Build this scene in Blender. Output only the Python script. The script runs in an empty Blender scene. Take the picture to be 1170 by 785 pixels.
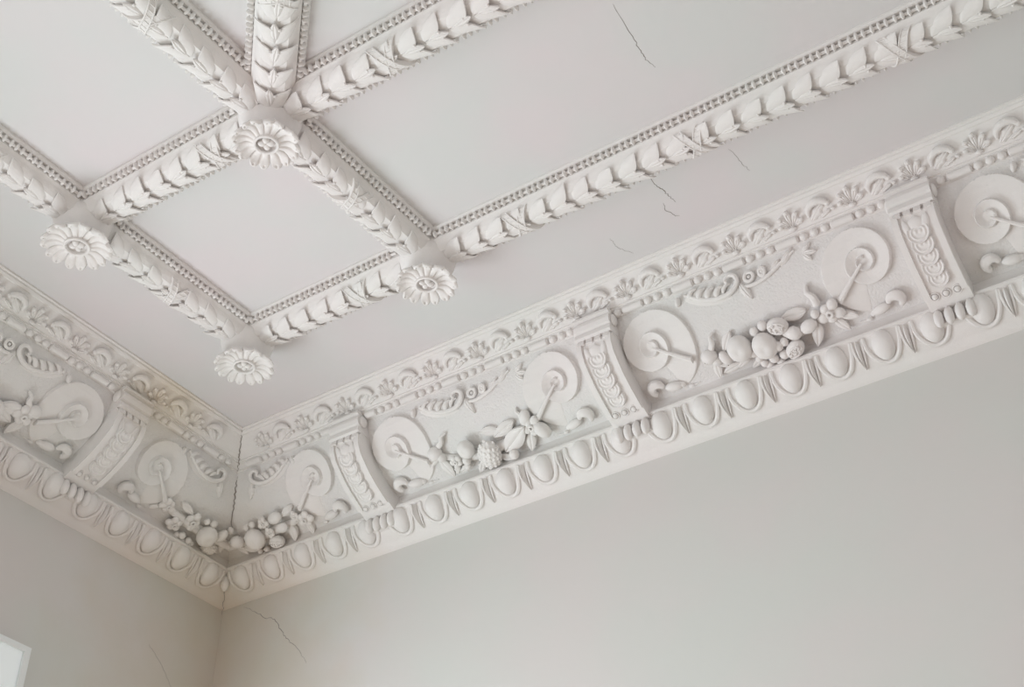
import bpy, bmesh, math, random
from mathutils import Matrix, Vector
PI = math.pi
random.seed(7)
scene = bpy.context.scene

# ------------------------------------------------------------------ camera
cam_d = bpy.data.cameras.new('camera')
cam = bpy.data.objects.new('camera', cam_d)
scene.collection.objects.link(cam)
scene.camera = cam
cam_d.sensor_fit = 'HORIZONTAL'
cam_d.sensor_width = 36.0
cam_d.lens = 36.0 * 1665.6 / 1170.0
cam_d.clip_start = 0.05
rot = Matrix.Rotation(0.60733, 4, 'Z') @ Matrix.Rotation(2.22395, 4, 'X') @ Matrix.Rotation(0.00703, 4, 'Z')
cam.matrix_world = Matrix.Translation((5.0239, -4.6739, -4.0152)) @ rot

# ------------------------------------------------------------------ view, world, light
scene.view_settings.view_transform = 'Standard'
scene.view_settings.look = 'None'
scene.view_settings.gamma = 1.0
scene.view_settings.use_curve_mapping = False
scene.view_settings.exposure = -0.42
world = bpy.data.worlds.new('world')
scene.world = world
world.use_nodes = True
world.node_tree.nodes['Background'].inputs[0].default_value = (0.75, 0.85, 1.0, 1)
world.node_tree.nodes['Background'].inputs[1].default_value = 1.0

ROOM_X, ROOM_Y, FLOOR = 8.0, -9.0, -5.6
WINS = [(-1.13, -2.50), (-4.1, -5.5), (-6.9, -8.3)]          # window openings in the left wall (y range)
WZ0, WZ1 = -4.9, -1.65


def area(name, loc, rot, sx, sy, power, col):
    d = bpy.data.lights.new(name, 'AREA')
    d.shape = 'RECTANGLE'
    d.size, d.size_y, d.energy, d.color = sx, sy, power, col
    o = bpy.data.objects.new(name, d)
    o.location, o.rotation_euler = loc, rot
    scene.collection.objects.link(o)
    return o


POW = [150, 104, 66]
for k, (a, b) in enumerate(WINS):
    area('daylight_and_fill', (-0.12, (a + b) / 2, (WZ0 + WZ1) / 2), (0, -PI / 2, 0), WZ1 - WZ0, a - b, POW[k], (0.86, 0.945, 1.0))
# fill lights added behind the camera, set in invented window openings
BACK_FILL = [(0.7, 2.2), (3.2, 4.7)]
for a, b in BACK_FILL:
    area('daylight_and_fill', ((a + b) / 2, ROOM_Y + .02 - .12, (WZ0 + WZ1) / 2), (PI / 2, 0, 0), b - a, WZ1 - WZ0, 18, (1.0, 0.98, 0.94))
# weak fill added from the camera's right, through made-up wall openings
FAR_FILL = [(-2.0, -3.5), (-5.0, -6.5)]
for a, b in FAR_FILL:
    area('daylight_and_fill', (ROOM_X + .12, (a + b) / 2, (WZ0 + WZ1) / 2), (0, PI / 2, 0), WZ1 - WZ0, a - b, 13, (1.0, 0.98, 0.94))


# ------------------------------------------------------------------ materials
def plaster(name, col, bump=0.25, scale=60, var=0.03, brown_tint=False, rough=0.75):
    m = bpy.data.materials.new(name)
    m.use_nodes = True
    nt = m.node_tree
    bs = nt.nodes['Principled BSDF']
    bs.inputs['Roughness'].default_value = rough
    bs.inputs['Specular IOR Level'].default_value = 0.25
    geo = nt.nodes.new('ShaderNodeNewGeometry')
    n1 = nt.nodes.new('ShaderNodeTexNoise')
    n1.inputs['Scale'].default_value = 1.7
    n1.inputs['Detail'].default_value = 3
    nt.links.new(geo.outputs['Position'], n1.inputs['Vector'])
    cr = nt.nodes.new('ShaderNodeValToRGB')
    cr.color_ramp.elements[0].position = 0.35
    cr.color_ramp.elements[1].position = 0.65
    c0 = [max(0, c - var * k) for c, k in zip(col, (1.0, 0.1, 0.4))]
    c1 = [min(1, c + var * k) for c, k in zip(col, (0.35, -0.7, -0.35))]
    cr.color_ramp.elements[0].color = (*c0, 1)
    cr.color_ramp.elements[1].color = (*c1, 1)
    nt.links.new(n1.outputs['Fac'], cr.inputs['Fac'])
    out = cr.outputs['Color']
    if brown_tint:                                   # noisy yellow-brown tint, stronger toward the room corner and lower down
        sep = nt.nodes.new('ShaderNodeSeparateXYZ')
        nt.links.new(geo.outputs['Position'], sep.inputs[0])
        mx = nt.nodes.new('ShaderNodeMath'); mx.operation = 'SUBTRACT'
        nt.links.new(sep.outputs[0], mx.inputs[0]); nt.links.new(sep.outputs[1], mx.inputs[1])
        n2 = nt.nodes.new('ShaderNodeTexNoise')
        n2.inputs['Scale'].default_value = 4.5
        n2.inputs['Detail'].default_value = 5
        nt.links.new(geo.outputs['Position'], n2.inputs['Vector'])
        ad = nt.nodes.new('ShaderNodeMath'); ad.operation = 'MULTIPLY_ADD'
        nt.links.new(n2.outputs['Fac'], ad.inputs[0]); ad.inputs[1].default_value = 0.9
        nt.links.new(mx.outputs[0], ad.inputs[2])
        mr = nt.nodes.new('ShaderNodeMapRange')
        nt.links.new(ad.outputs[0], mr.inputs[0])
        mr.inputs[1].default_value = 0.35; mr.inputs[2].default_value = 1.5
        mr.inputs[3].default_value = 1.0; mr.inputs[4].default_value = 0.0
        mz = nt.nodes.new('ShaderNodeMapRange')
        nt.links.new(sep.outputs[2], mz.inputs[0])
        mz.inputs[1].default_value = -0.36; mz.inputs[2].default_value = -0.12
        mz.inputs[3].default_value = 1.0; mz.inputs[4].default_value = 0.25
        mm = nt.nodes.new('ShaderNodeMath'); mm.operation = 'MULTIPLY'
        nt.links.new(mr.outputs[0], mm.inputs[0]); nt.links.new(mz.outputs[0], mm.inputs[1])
        # a brownish stained patch on the upper moulding beside the left bracket
        vd = nt.nodes.new('ShaderNodeVectorMath'); vd.operation = 'DISTANCE'
        nt.links.new(geo.outputs['Position'], vd.inputs[0]); vd.inputs[1].default_value = (0.5, -0.98, -0.05)
        m2 = nt.nodes.new('ShaderNodeMapRange')
        nt.links.new(vd.outputs['Value'], m2.inputs[0])
        m2.inputs[1].default_value = 0.05; m2.inputs[2].default_value = 0.32
        m2.inputs[3].default_value = 0.9; m2.inputs[4].default_value = 0.0
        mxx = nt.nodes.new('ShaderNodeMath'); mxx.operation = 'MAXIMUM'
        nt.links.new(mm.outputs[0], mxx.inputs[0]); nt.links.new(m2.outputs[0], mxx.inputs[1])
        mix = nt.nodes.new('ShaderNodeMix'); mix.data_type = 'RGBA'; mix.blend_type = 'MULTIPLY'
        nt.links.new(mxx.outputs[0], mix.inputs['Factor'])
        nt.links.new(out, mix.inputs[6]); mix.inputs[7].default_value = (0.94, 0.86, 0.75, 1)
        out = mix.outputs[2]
    nt.links.new(out, bs.inputs['Base Color'])
    nb = nt.nodes.new('ShaderNodeTexNoise')
    nb.inputs['Scale'].default_value = scale
    nb.inputs['Detail'].default_value = 4
    nt.links.new(geo.outputs['Position'], nb.inputs['Vector'])
    bp = nt.nodes.new('ShaderNodeBump')
    bp.inputs['Strength'].default_value = bump
    bp.inputs['Distance'].default_value = 0.004
    nt.links.new(nb.outputs['Fac'], bp.inputs['Height'])
    nt.links.new(bp.outputs['Normal'], bs.inputs['Normal'])
    return m


def flat_mat(name, col, rough=0.6):
    m = bpy.data.materials.new(name)
    m.use_nodes = True
    bs = m.node_tree.nodes['Principled BSDF']
    bs.inputs['Base Color'].default_value = (*col, 1)
    bs.inputs['Roughness'].default_value = rough
    return m


M_ORN = plaster('ornament_plaster', (0.87, 0.835, 0.805), 0.30, 70, 0.02, True)
M_TRIM = plaster('cornice_plaster', (0.87, 0.835, 0.805), 0.30, 70, 0.02, True)
M_FRZ = plaster('frieze_plaster', (0.83, 0.803, 0.778), 0.9, 110, 0.02, True)
M_CEIL = plaster('ceiling_paint', (0.775, 0.745, 0.735), 0.10, 25, 0.03)
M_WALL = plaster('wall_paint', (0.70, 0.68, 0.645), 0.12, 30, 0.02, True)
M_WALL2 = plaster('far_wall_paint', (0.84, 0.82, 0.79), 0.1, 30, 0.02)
M_DIRT = flat_mat('crack_dirt', (0.30, 0.26, 0.23), 0.9)
M_PANEL = flat_mat('white_lacquer', (0.88, 0.90, 0.89), 0.4)
M_BLIND = flat_mat('lit_blind', (0.86, 0.89, 0.89), 0.6)
M_BLIND.node_tree.nodes['Principled BSDF'].inputs['Emission Color'].default_value = (0.86, 0.95, 0.95, 1)
M_BLIND.node_tree.nodes['Principled BSDF'].inputs['Emission Strength'].default_value = 0.22
M_FLOOR = flat_mat('parquet', (0.36, 0.22, 0.13), 0.45)
nt = M_FLOOR.node_tree
w_ = nt.nodes.new('ShaderNodeTexWave'); w_.inputs['Scale'].default_value = 3
w_.inputs['Distortion'].default_value = 4
r_ = nt.nodes.new('ShaderNodeValToRGB')
r_.color_ramp.elements[0].color = (0.46, 0.34, 0.25, 1); r_.color_ramp.elements[1].color = (0.58, 0.45, 0.35, 1)
nt.links.new(w_.outputs['Fac'], r_.inputs['Fac']); nt.links.new(r_.outputs['Color'], nt.nodes['Principled BSDF'].inputs['Base Color'])

# ------------------------------------------------------------------ object helpers
COL = scene.collection
ORG = {}


def tag(o, label=None, cat=None, group=None, kind=None):
    if label: o['label'] = label
    if cat: o['category'] = cat
    if group: o['group'] = group
    if kind: o['kind'] = kind
    return o


def thing(name, label, cat, loc, group=None):
    o = bpy.data.objects.new(name, None)
    COL.objects.link(o)
    o.location = loc
    o.empty_display_size = 0.05
    ORG[o.name] = Vector(loc)
    return tag(o, label, cat, group)


class MB:
    """collects surfaces given in world coordinates (or through a map f) into ONE mesh"""
    def __init__(self, f=None):
        self.v, self.f, self.m = [], [], f

    def add(self, verts, faces, f=None):
        f = f or self.m
        b = len(self.v)
        self.v += [Vector(f(*p)) if f else Vector(p) for p in verts]
        self.f += [tuple(i + b for i in q) for q in faces]

    def box(self, a, b):
        (x0, y0, z0), (x1, y1, z1) = a, b
        vs = [(x0, y0, z0), (x1, y0, z0), (x1, y1, z0), (x0, y1, z0), (x0, y0, z1), (x1, y0, z1), (x1, y1, z1), (x0, y1, z1)]
        self.add(vs, [(0, 3, 2, 1), (4, 5, 6, 7), (0, 1, 5, 4), (1, 2, 6, 5), (2, 3, 7, 6), (3, 0, 4, 7)])

    def grid(self, fn, nu, nv, wu=False, wv=False):
        vs = [fn(i / (nu if wu else nu - 1), j / (nv if wv else nv - 1)) for i in range(nu) for j in range(nv)]
        fs = []
        for i in range(nu if wu else nu - 1):
            for j in range(nv if wv else nv - 1):
                a, b = i * nv + j, i * nv + (j + 1) % nv
                c, d = ((i + 1) % nu) * nv + (j + 1) % nv, ((i + 1) % nu) * nv + j
                fs.append((a, b, c, d))
        self.add(vs, fs)

    def slab(self, top, bot, nu, nv):
        """closed solid between two grids of the same outline"""
        N = nu * nv
        vs = [top(i / (nu - 1), j / (nv - 1)) for i in range(nu) for j in range(nv)]
        vs += [bot(i / (nu - 1), j / (nv - 1)) for i in range(nu) for j in range(nv)]
        fs = []
        for i in range(nu - 1):
            for j in range(nv - 1):
                a, b, c, d = i * nv + j, i * nv + j + 1, (i + 1) * nv + j + 1, (i + 1) * nv + j
                fs += [(a, b, c, d), (N + d, N + c, N + b, N + a)]
        for i in range(nu - 1):
            for j in (0, nv - 1):
                a, d = i * nv + j, (i + 1) * nv + j
                fs.append((a, d, N + d, N + a) if j == 0 else (d, a, N + a, N + d))
        for j in range(nv - 1):
            for i in (0, nu - 1):
                a, b = i * nv + j, i * nv + j + 1
                fs.append((b, a, N + a, N + b) if i == 0 else (a, b, N + b, N + a))
        self.add(vs, fs)

    def ell(self, c, r, ang=0.0, n=12, m=8, fn=None):
        """ellipsoid, ang turns it about the third axis"""
        ca, sa = math.cos(ang), math.sin(ang)
        vs, fs = [], []
        def pt(th, ph):
            k = fn(th, ph) if fn else 1.0
            x, y, z = r[0] * k * math.sin(th) * math.cos(ph), r[1] * k * math.sin(th) * math.sin(ph), r[2] * k * math.cos(th)
            return (c[0] + x * ca - y * sa, c[1] + x * sa + y * ca, c[2] + z)
        vs.append(pt(0, 0))
        for i in range(1, m):
            for j in range(n):
                vs.append(pt(PI * i / m, 2 * PI * j / n))
        vs.append(pt(PI, 0))
        for j in range(n):
            fs.append((0, 1 + j, 1 + (j + 1) % n))
            fs.append((len(vs) - 1, 1 + (m - 2) * n + (j + 1) % n, 1 + (m - 2) * n + j))
        for i in range(m - 2):
            for j in range(n):
                a = 1 + i * n + j; b = 1 + i * n + (j + 1) % n
                fs.append((a, a + n, b + n, b))
        self.add(vs, fs)

    def tube(self, pts, rad, n=8, sub=4):
        P = [Vector(p) for p in pts]
        R = list(rad) if hasattr(rad, '__len__') else [rad] * len(P)
        if sub > 1 and len(P) > 2:
            Q, S = [], []
            for i in range(len(P) - 1):
                p0, p1, p2, p3 = P[max(i - 1, 0)], P[i], P[i + 1], P[min(i + 2, len(P) - 1)]
                for k in range(sub):
                    t = k / sub
                    Q.append(0.5 * ((2 * p1) + (p2 - p0) * t + (2 * p0 - 5 * p1 + 4 * p2 - p3) * t * t + (3 * p1 - p0 - 3 * p2 + p3) * t ** 3))
                    S.append(R[i] * (1 - t) + R[i + 1] * t)
            Q.append(P[-1]); S.append(R[-1])
            P, R = Q, S
        vs, fs = [], []
        up = Vector((0, 0, 1))
        for i, p in enumerate(P):
            t = (P[min(i + 1, len(P) - 1)] - P[max(i - 1, 0)]).normalized()
            if abs(t.dot(up)) > 0.95: up = Vector((1, 0, 0)) if abs(t.x) < .9 else Vector((0, 1, 0))
            a = t.cross(up).normalized(); b = a.cross(t)
            for j in range(n):
                w = 2 * PI * j / n
                vs.append(tuple(p + (a * math.cos(w) + b * math.sin(w)) * R[i]))
        for i in range(len(P) - 1):
            for j in range(n):
                fs.append((i * n + j, i * n + (j + 1) % n, (i + 1) * n + (j + 1) % n, (i + 1) * n + j))
        fs.append(tuple(range(n - 1, -1, -1))); fs.append(tuple((len(P) - 1) * n + j for j in range(n)))
        self.add(vs, fs)

    def torus(self, c, R, r, n=16, m=6, a0=0, a1=2 * PI, sy=1.0, ang=0.0):
        full = abs(a1 - a0 - 2 * PI) < 1e-6
        def fn(u, v):
            w = a0 + (a1 - a0) * u; q = 2 * PI * v
            rr = R + r * math.cos(q)
            x, y = rr * math.cos(w), rr * math.sin(w) * sy
            return (c[0] + x * math.cos(ang) - y * math.sin(ang), c[1] + x * math.sin(ang) + y * math.cos(ang), c[2] + r * math.sin(q))
        self.grid(fn, n, m, wu=full, wv=True)

    def leaf(self, c, ang, L, W, H, h0=0.0, curl=0.0, lobes=0, groove=0.35, nu=12, nv=9, bend=0.0, thick=0.03, tip=0.9):
        """leaf solid lying on the third axis, base at c, pointing along ang"""
        ca, sa = math.cos(ang), math.sin(ang)
        def out(u, v, top):
            u_ = 0.02 + 0.98 * u
            w = W / 2 * (math.sin(PI * u_ ** tip) ** 0.8 if 0 < u_ < 1 else 0.0)
            w = max(w, 0.0008)
            if lobes: w *= 1 - 0.28 * abs(math.cos(PI * lobes * u_))
            q = (v - 0.5) * 2
            x, y = L * u, q * w + bend * L * u * u
            if top:
                h = h0 + H * math.sin(PI * min(1, u_ * .8 + .15)) * (1 - q * q * .8) - groove * H * math.exp(-(q / .22) ** 2) + curl * u * u
                if lobes: h -= 0.25 * H * abs(q) * abs(math.cos(PI * lobes * u_))
            else:
                h = h0 - thick + curl * u * u
            return (c[0] + x * ca - y * sa, c[1] + x * sa + y * ca, c[2] + h)
        self.slab(lambda u, v: out(u, v, True), lambda u, v: out(u, v, False), nu, nv)

    def lathe(self, prof, c, n=24):
        def fn(u, v):
            i = min(int(v * (len(prof) - 1) + 1e-6), len(prof) - 1)
            r, z = prof[i]
            return (c[0] + r * math.cos(2 * PI * u), c[1] + r * math.sin(2 * PI * u), c[2] + z)
        self.grid(fn, n, len(prof), wu=True)

    def relief(self, hf, s0, s1, t0, t1, step):
        """height field h(s,t) raised from the wall, kept only where it stands proud"""
        ns, ntt = int((s1 - s0) / step) + 2, int((t1 - t0) / step) + 2
        H = [[hf(s0 + i * step, t0 + j * step) for j in range(ntt)] for i in range(ns)]
        idx, vs, fs = {}, [], []
        def vid(i, j):
            if (i, j) not in idx:
                idx[(i, j)] = len(vs)
                vs.append((s0 + i * step, t0 + j * step, max(H[i][j], -0.003)))
            return idx[(i, j)]
        for i in range(ns - 1):
            for j in range(ntt - 1):
                if max(H[i][j], H[i + 1][j], H[i][j + 1], H[i + 1][j + 1]) > 0:
                    fs.append((vid(i, j), vid(i + 1, j), vid(i + 1, j + 1), vid(i, j + 1)))
        self.add(vs, fs)

    def build(self, name, mat, parent=None, smooth=True, label=None, kind=None, org=None, sharp=40):
        o_ = ORG[parent.name] if parent is not None and parent.name in ORG else (Vector(org) if org else Vector((0, 0, 0)))
        me = bpy.data.meshes.new(name)
        me.from_pydata([tuple(p - o_) for p in self.v], [], self.f)
        bm = bmesh.new(); bm.from_mesh(me)
        bmesh.ops.remove_doubles(bm, verts=bm.verts, dist=1e-5)
        bmesh.ops.recalc_face_normals(bm, faces=bm.faces)
        bm.to_mesh(me); bm.free()
        me.materials.append(mat)
        if smooth:
            me.polygons.foreach_set('use_smooth', [True] * len(me.polygons))
            me.set_sharp_from_angle(angle=math.radians(sharp))
        o = bpy.data.objects.new(name, me)
        COL.objects.link(o)
        if parent is not None:
            o.parent = parent
            ORG[o.name] = o_
        else:
            o.location = o_
            ORG[o.name] = o_
        if label: o['label'] = label
        if kind: o['kind'] = kind
        return o


def copy_part(o, shift):
    c = o.copy()
    COL.objects.link(c)
    c.parent = o.parent
    c.location = Vector(o.location) + Vector(shift)
    ORG[c.name] = ORG[o.name]
    return c


# ------------------------------------------------------------------ profile of the cornice
# d = distance from the wall, z = height below the ceiling
FP = [(.408, -.13), (.397, -.165), (.38, -.205), (.352, -.255), (.31, -.31), (.255, -.358), (.195, -.39), (.14, -.412), (.125, -.418)]
CUM = [0.0]
for i in range(1, len(FP)):
    CUM.append(CUM[-1] + math.dist(FP[i], FP[i - 1]))


def unit(a, b):
    L = math.hypot(a, b)
    return a / L, b / L


def prof(P, C, t, h):
    i = 0
    while i < len(P) - 2 and C[i + 1] < t: i += 1
    a = (t - C[i]) / (C[i + 1] - C[i])
    q = (P[i][0] + a * (P[i + 1][0] - P[i][0]), P[i][1] + a * (P[i + 1][1] - P[i][1]))
    def tan(j):
        j0, j1 = max(j - 1, 0), min(j + 1, len(P) - 1)
        return unit(P[j1][0] - P[j0][0], P[j1][1] - P[j0][1])
    a = max(0, min(1, a))
    t0, t1 = tan(i), tan(i + 1)
    tx, tz = unit(t0[0] * (1 - a) + t1[0] * a, t0[1] * (1 - a) + t1[1] * a)
    return q[0] - tz * h, q[1] + tx * h


def wall_map(wall, P, C):
    def f(s, t, h):
        d, z = prof(P, C, t, h)
        return (s, -d, z) if wall == 'R' else (d, -s, z)
    return f


FR = {w: wall_map(w, FP, CUM) for w in 'RL'}


def line_map(wall, p0, p1):
    """flat band from (d,z) p0 to p1: (s, b, h)"""
    L = math.dist(p0, p1)
    ux, uz = (p1[0] - p0[0]) / L, (p1[1] - p0[1]) / L
    def f(s, b, h):
        d, z = p0[0] + ux * b - uz * h, p0[1] + uz * b + ux * h
        return (s, -d, z) if wall == 'R' else (d, -s, z)
    return f


def W3(wall):
    return (lambda s, d, z: (s, -d, z)) if wall == 'R' else (lambda s, d, z: (d, -s, z))


def sweep(mb, wall, P, s1, closed=True, n=1):
    """profile run from the mitred corner (s = d) to s1"""
    f = W3(wall)
    vs = []
    for k in range(n + 1):
        for d, z in P:
            s = d + (s1 - d) * k / n
            vs.append(f(s, d, z))
    m = len(P)
    fs = []
    for k in range(n):
        for i in range(m if closed else m - 1):
            j = (i + 1) % m
            fs.append((k * m + i, k * m + j, (k + 1) * m + j, (k + 1) * m + i))
    if closed:
        fs.append(tuple(range(m))); fs.append(tuple(n * m + i for i in reversed(range(m))))
    mb.add(vs, fs)


# ------------------------------------------------------------------ room shell
def struct(name, boxes, mat):
    mb = MB()
    for a, b in boxes: mb.box(a, b)
    return mb.build(name, mat, smooth=False, kind='structure')


X1, Y1 = ROOM_X, ROOM_Y
ceiling = struct('ceiling', [((-.3, Y1 - .3, 0), (X1 + .3, .3, .2))], M_CEIL)
struct('floor', [((-.3, Y1 - .3, FLOOR - .2), (X1 + .3, .3, FLOOR))], M_FLOOR)
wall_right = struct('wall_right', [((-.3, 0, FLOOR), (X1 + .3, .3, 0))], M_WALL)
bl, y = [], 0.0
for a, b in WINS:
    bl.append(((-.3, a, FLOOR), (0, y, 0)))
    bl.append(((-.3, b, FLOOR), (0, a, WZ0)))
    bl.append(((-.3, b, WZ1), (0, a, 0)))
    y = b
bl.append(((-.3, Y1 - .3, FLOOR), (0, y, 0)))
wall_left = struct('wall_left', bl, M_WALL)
bl, x = [], 0.0
for a, b in BACK_FILL:
    bl += [((x, Y1 - .3, FLOOR), (a, Y1, 0)), ((a, Y1 - .3, FLOOR), (b, Y1, WZ0)), ((a, Y1 - .3, WZ1), (b, Y1, 0))]
    x = b
bl.append(((x, Y1 - .3, FLOOR), (X1, Y1, 0)))
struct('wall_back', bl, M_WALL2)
for k, (a, b) in enumerate(BACK_FILL):  # frames for the added fill openings in the unseen back wall
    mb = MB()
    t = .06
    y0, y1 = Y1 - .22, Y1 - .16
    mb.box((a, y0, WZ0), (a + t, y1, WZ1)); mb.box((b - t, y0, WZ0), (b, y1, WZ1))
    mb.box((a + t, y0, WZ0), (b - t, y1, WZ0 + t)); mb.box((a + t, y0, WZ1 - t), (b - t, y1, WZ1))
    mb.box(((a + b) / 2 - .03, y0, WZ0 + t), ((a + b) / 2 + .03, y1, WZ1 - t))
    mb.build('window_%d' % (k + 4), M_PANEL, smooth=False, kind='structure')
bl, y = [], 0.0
for a, b in FAR_FILL:
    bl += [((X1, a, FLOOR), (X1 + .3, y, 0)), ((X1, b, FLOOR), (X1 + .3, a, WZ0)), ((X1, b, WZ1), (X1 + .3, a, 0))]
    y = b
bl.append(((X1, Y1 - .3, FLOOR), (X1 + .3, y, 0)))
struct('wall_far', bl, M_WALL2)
for k, (a, b) in enumerate(FAR_FILL):  # frames round the right-hand openings, invented to carry the fill lights
    mb = MB()
    t = .06
    x0, x1 = X1 + .16, X1 + .22
    mb.box((x0, b, WZ0), (x1, b + t, WZ1)); mb.box((x0, a - t, WZ0), (x1, a, WZ1))
    mb.box((x0, b + t, WZ0), (x1, a - t, WZ0 + t)); mb.box((x0, b + t, WZ1 - t), (x1, a - t, WZ1))
    mb.build('window_%d' % (k + 6), M_PANEL, smooth=False, kind='structure')
for k, (a, b) in enumerate(WINS):
    mb = MB()
    t = .06
    mb.box((-.2, b, WZ0), (-.14, b + t, WZ1)); mb.box((-.2, a - t, WZ0), (-.14, a, WZ1))
    mb.box((-.2, b + t, WZ0), (-.14, a - t, WZ0 + t)); mb.box((-.2, b + t, WZ1 - t), (-.14, a - t, WZ1))
    mb.box((-.2, (a + b) / 2 - .03, WZ0 + t), (-.14, (a + b) / 2 + .03, WZ1 - t))
    mb.build('window_%d' % (k + 1), M_PANEL, smooth=False, kind='structure')

# ------------------------------------------------------------------ cornice runs (structure)
TOP = [(0, 0), (.551, 0), (.551, -.009), (.540, -.011), (.540, -.020), (.531, -.028), (.524, -.028),
       (.512, -.040), (.494, -.060), (.476, -.076), (.458, -.088), (.446, -.100), (.446, -.106),
       (.438, -.108), (.438, -.114), (.428, -.120), (.418, -.132), (.418, -.139), (.400, -.139), (.395, -.130), (0, -.130)]
LED = [(0, -.40), (.118, -.405), (.126, -.418), (.128, -.436), (.136, -.455), (.148, -.470), (.154, -.478), (.154, -.488), (.140, -.492), (.136, -.500),
       (.130, -.525), (.112, -.552), (.080, -.574), (.048, -.584), (.036, -.590), (.024, -.598), (.010, -.604), (.0, -.607)]
REACH = {'R': 6.2, 'L': 5.6}
BAND = ((.530, -.030), (.444, -.104))
BANDL = math.dist(*BAND)
trims = {}
kk = 1
for w in 'RL':
    mb = MB(); sweep(mb, w, TOP, REACH[w]); trims['top' + w] = mb.build('trim_%d' % kk, M_TRIM, kind='structure', sharp=25)
    mb = MB(); sweep(mb, w, [(0, -.131)] + FP + [(.10, -.425), (0, -.425)], REACH[w]); trims['frz' + w] = mb.build('trim_%d' % (kk + 1), M_FRZ, kind='structure', sharp=35)
    mb = MB(); sweep(mb, w, LED, REACH[w]); trims['egg' + w] = mb.build('trim_%d' % (kk + 2), M_TRIM, kind='structure', sharp=25)
    kk += 3

# bracket positions: (wall, s centre)
BRK = [('R', 1.137), ('R', 2.508), ('R', 3.935), ('L', 1.133)]
BW = .172

def near_bracket(w, s, m):
    return any(w == bw and abs(s - bs) < m for bw, bs in BRK)


# acanthus carving of the upper band: palmette and curled leaf, repeated
def palmette(w, s):
    mb = MB(line_map(w, *BAND))
    for q, L in ((-62, .040), (-32, .056), (0, .064), (32, .058), (62, .044)):
        a = math.radians(-90 + q)
        c = (s + .012 * math.cos(a), .096 + .010 * math.sin(a), -.004)
        mb.leaf(c, a, L + .004, .027, .013, 0.0, .014, 0, .45, 10, 7, thick=.012, tip=1.35)
        mb.ell((s + (L + .008) * math.cos(a), .096 + (L + .004) * math.sin(a), .013), (.0115, .0100, .0085), 0, 8, 6)
    mb.ell((s, .098, .002), (.018, .010, .012), 0, 10, 6)
    return mb


def curl_leaf(w, s):
    mb = MB(line_map(w, *BAND))
    mb.tube([(s - .050, .080, .000), (s - .044, .052, .006), (s - .024, .034, .010), (s + .002, .029, .012), (s + .026, .037, .012), (s + .038, .050, .010)],
            [.006, .012, .015, .016, .013, .011], 9, 4)
    mb.ell((s + .040, .053, .013), (.012, .012, .009), 0, 8, 6)
    mb.leaf((s - .046, .098, -.004), math.radians(-38), .092, .050, .014, 0, .006, 3, .35, 12, 9, thick=.010)
    mb.leaf((s - .012, .099, -.004), math.radians(-20), .062, .026, .012, 0, .010, 2, .35, 9, 7, thick=.010)
    mb.ell((s + .052, .080, .007), (.010, .008, .008), .4, 8, 6)
    return mb


for w, s0, pit, smax in (('R', 3.204, .2565, 5.2), ('L', 1.523, .242, 3.1)):
    proto_a = proto_b = None
    k0 = int((s0 - .62) / pit)
    sa = s0 - k0 * pit
    ax = Vector((1, 0, 0)) if w == 'R' else Vector((0, -1, 0))
    k = 0
    if sa - pit * .5 > .60: curl_leaf(w, sa - pit * .5).build('acanthus_curl', M_ORN, trims['top' + w])
    while sa + k * pit < smax:
        sh = ax * (k * pit)
        if proto_a is None:
            proto_a = palmette(w, sa).build('acanthus_palmette', M_ORN, trims['top' + w])
            proto_b = curl_leaf(w, sa + pit * .5).build('acanthus_curl', M_ORN, trims['top' + w])
        else:
            copy_part(proto_a, sh); copy_part(proto_b, sh)
        k += 1

# bead and reel under the band
for w, c0, smax in (('R', 3.055, 5.2), ('L', 1.459, 3.1)):
    mb = MB(W3(w))
    dd, zz = .427, -.128
    c = c0
    while c > .62: c -= .24
    c += 0
    while c < smax:
        for q in (-.046, 0, .046):
            if c + q > .47 and not near_bracket(w, c + q, .105):
                mb.ell((c + q, dd, zz), (.0185, .017, .0175), 0, 10, 8)
        a, b = c + .070, c + .170
        segs = [(a, b)]
        for bw, bs in BRK:
            if bw == w:
                ns = []
                for (p, q2) in segs:
                    l, r = bs - .10, bs + .10
                    if q2 < l or p > r: ns.append((p, q2))
                    else:
                        if p < l - .02: ns.append((p, l))
                        if q2 > r + .02: ns.append((r, q2))
                segs = ns
        for p, q2 in segs:
            if p > .44: mb.tube([(p, dd, zz), (p + .006, dd, zz), (q2 - .006, dd, zz), (q2, dd, zz)], [.008, .0165, .0165, .008], 10, 1)
        c += .24
    mb.build('bead_and_reel', M_ORN, trims['top' + w])

# egg and dart
EP = [(.136, -.500), (.130, -.525), (.112, -.552), (.080, -.574), (.048, -.584), (.030, -.59)]
EC = [0.0]
for i in range(1, len(EP)): EC.append(EC[-1] + math.dist(EP[i], EP[i - 1]))
EF = {w: wall_map(w, EP, EC) for w in 'RL'}


def egg(w, s):
    mb = MB(EF[w])
    def fn(th, ph):
        return 1.0
    mb.ell((s, .042, .000), (.045, .064, .034), 0, 18, 12)
    return mb


def egg_rim(w, s):
    mb = MB(EF[w])
    pts, rad = [], []
    for k in range(15):
        a = PI * k / 14
        x, y = -.073 * math.cos(a) , .010 + .108 * math.sin(a)
        pts.append((s + x * (1 - .10 * math.sin(a)), y - (.018 if k in (0, 14) else 0), .002)); rad.append(.0085 + .0025 * math.sin(a))
    mb.tube(pts, rad, 8, 2)
    return mb


def dart(w, s):
    mb = MB(EF[w])
    mb.leaf((s, -.004, 0), PI / 2, .122, .020, .016, 0, 0, 0, -.5, 10, 7, thick=.012, tip=.6)
    for q in (-1, 1):
        mb.tube([(s + q * .021, -.006, .004), (s + q * .018, .05, .006), (s + q * .005, .108, .004)], [.0055, .0055, .003], 6, 3)
    return mb


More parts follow.
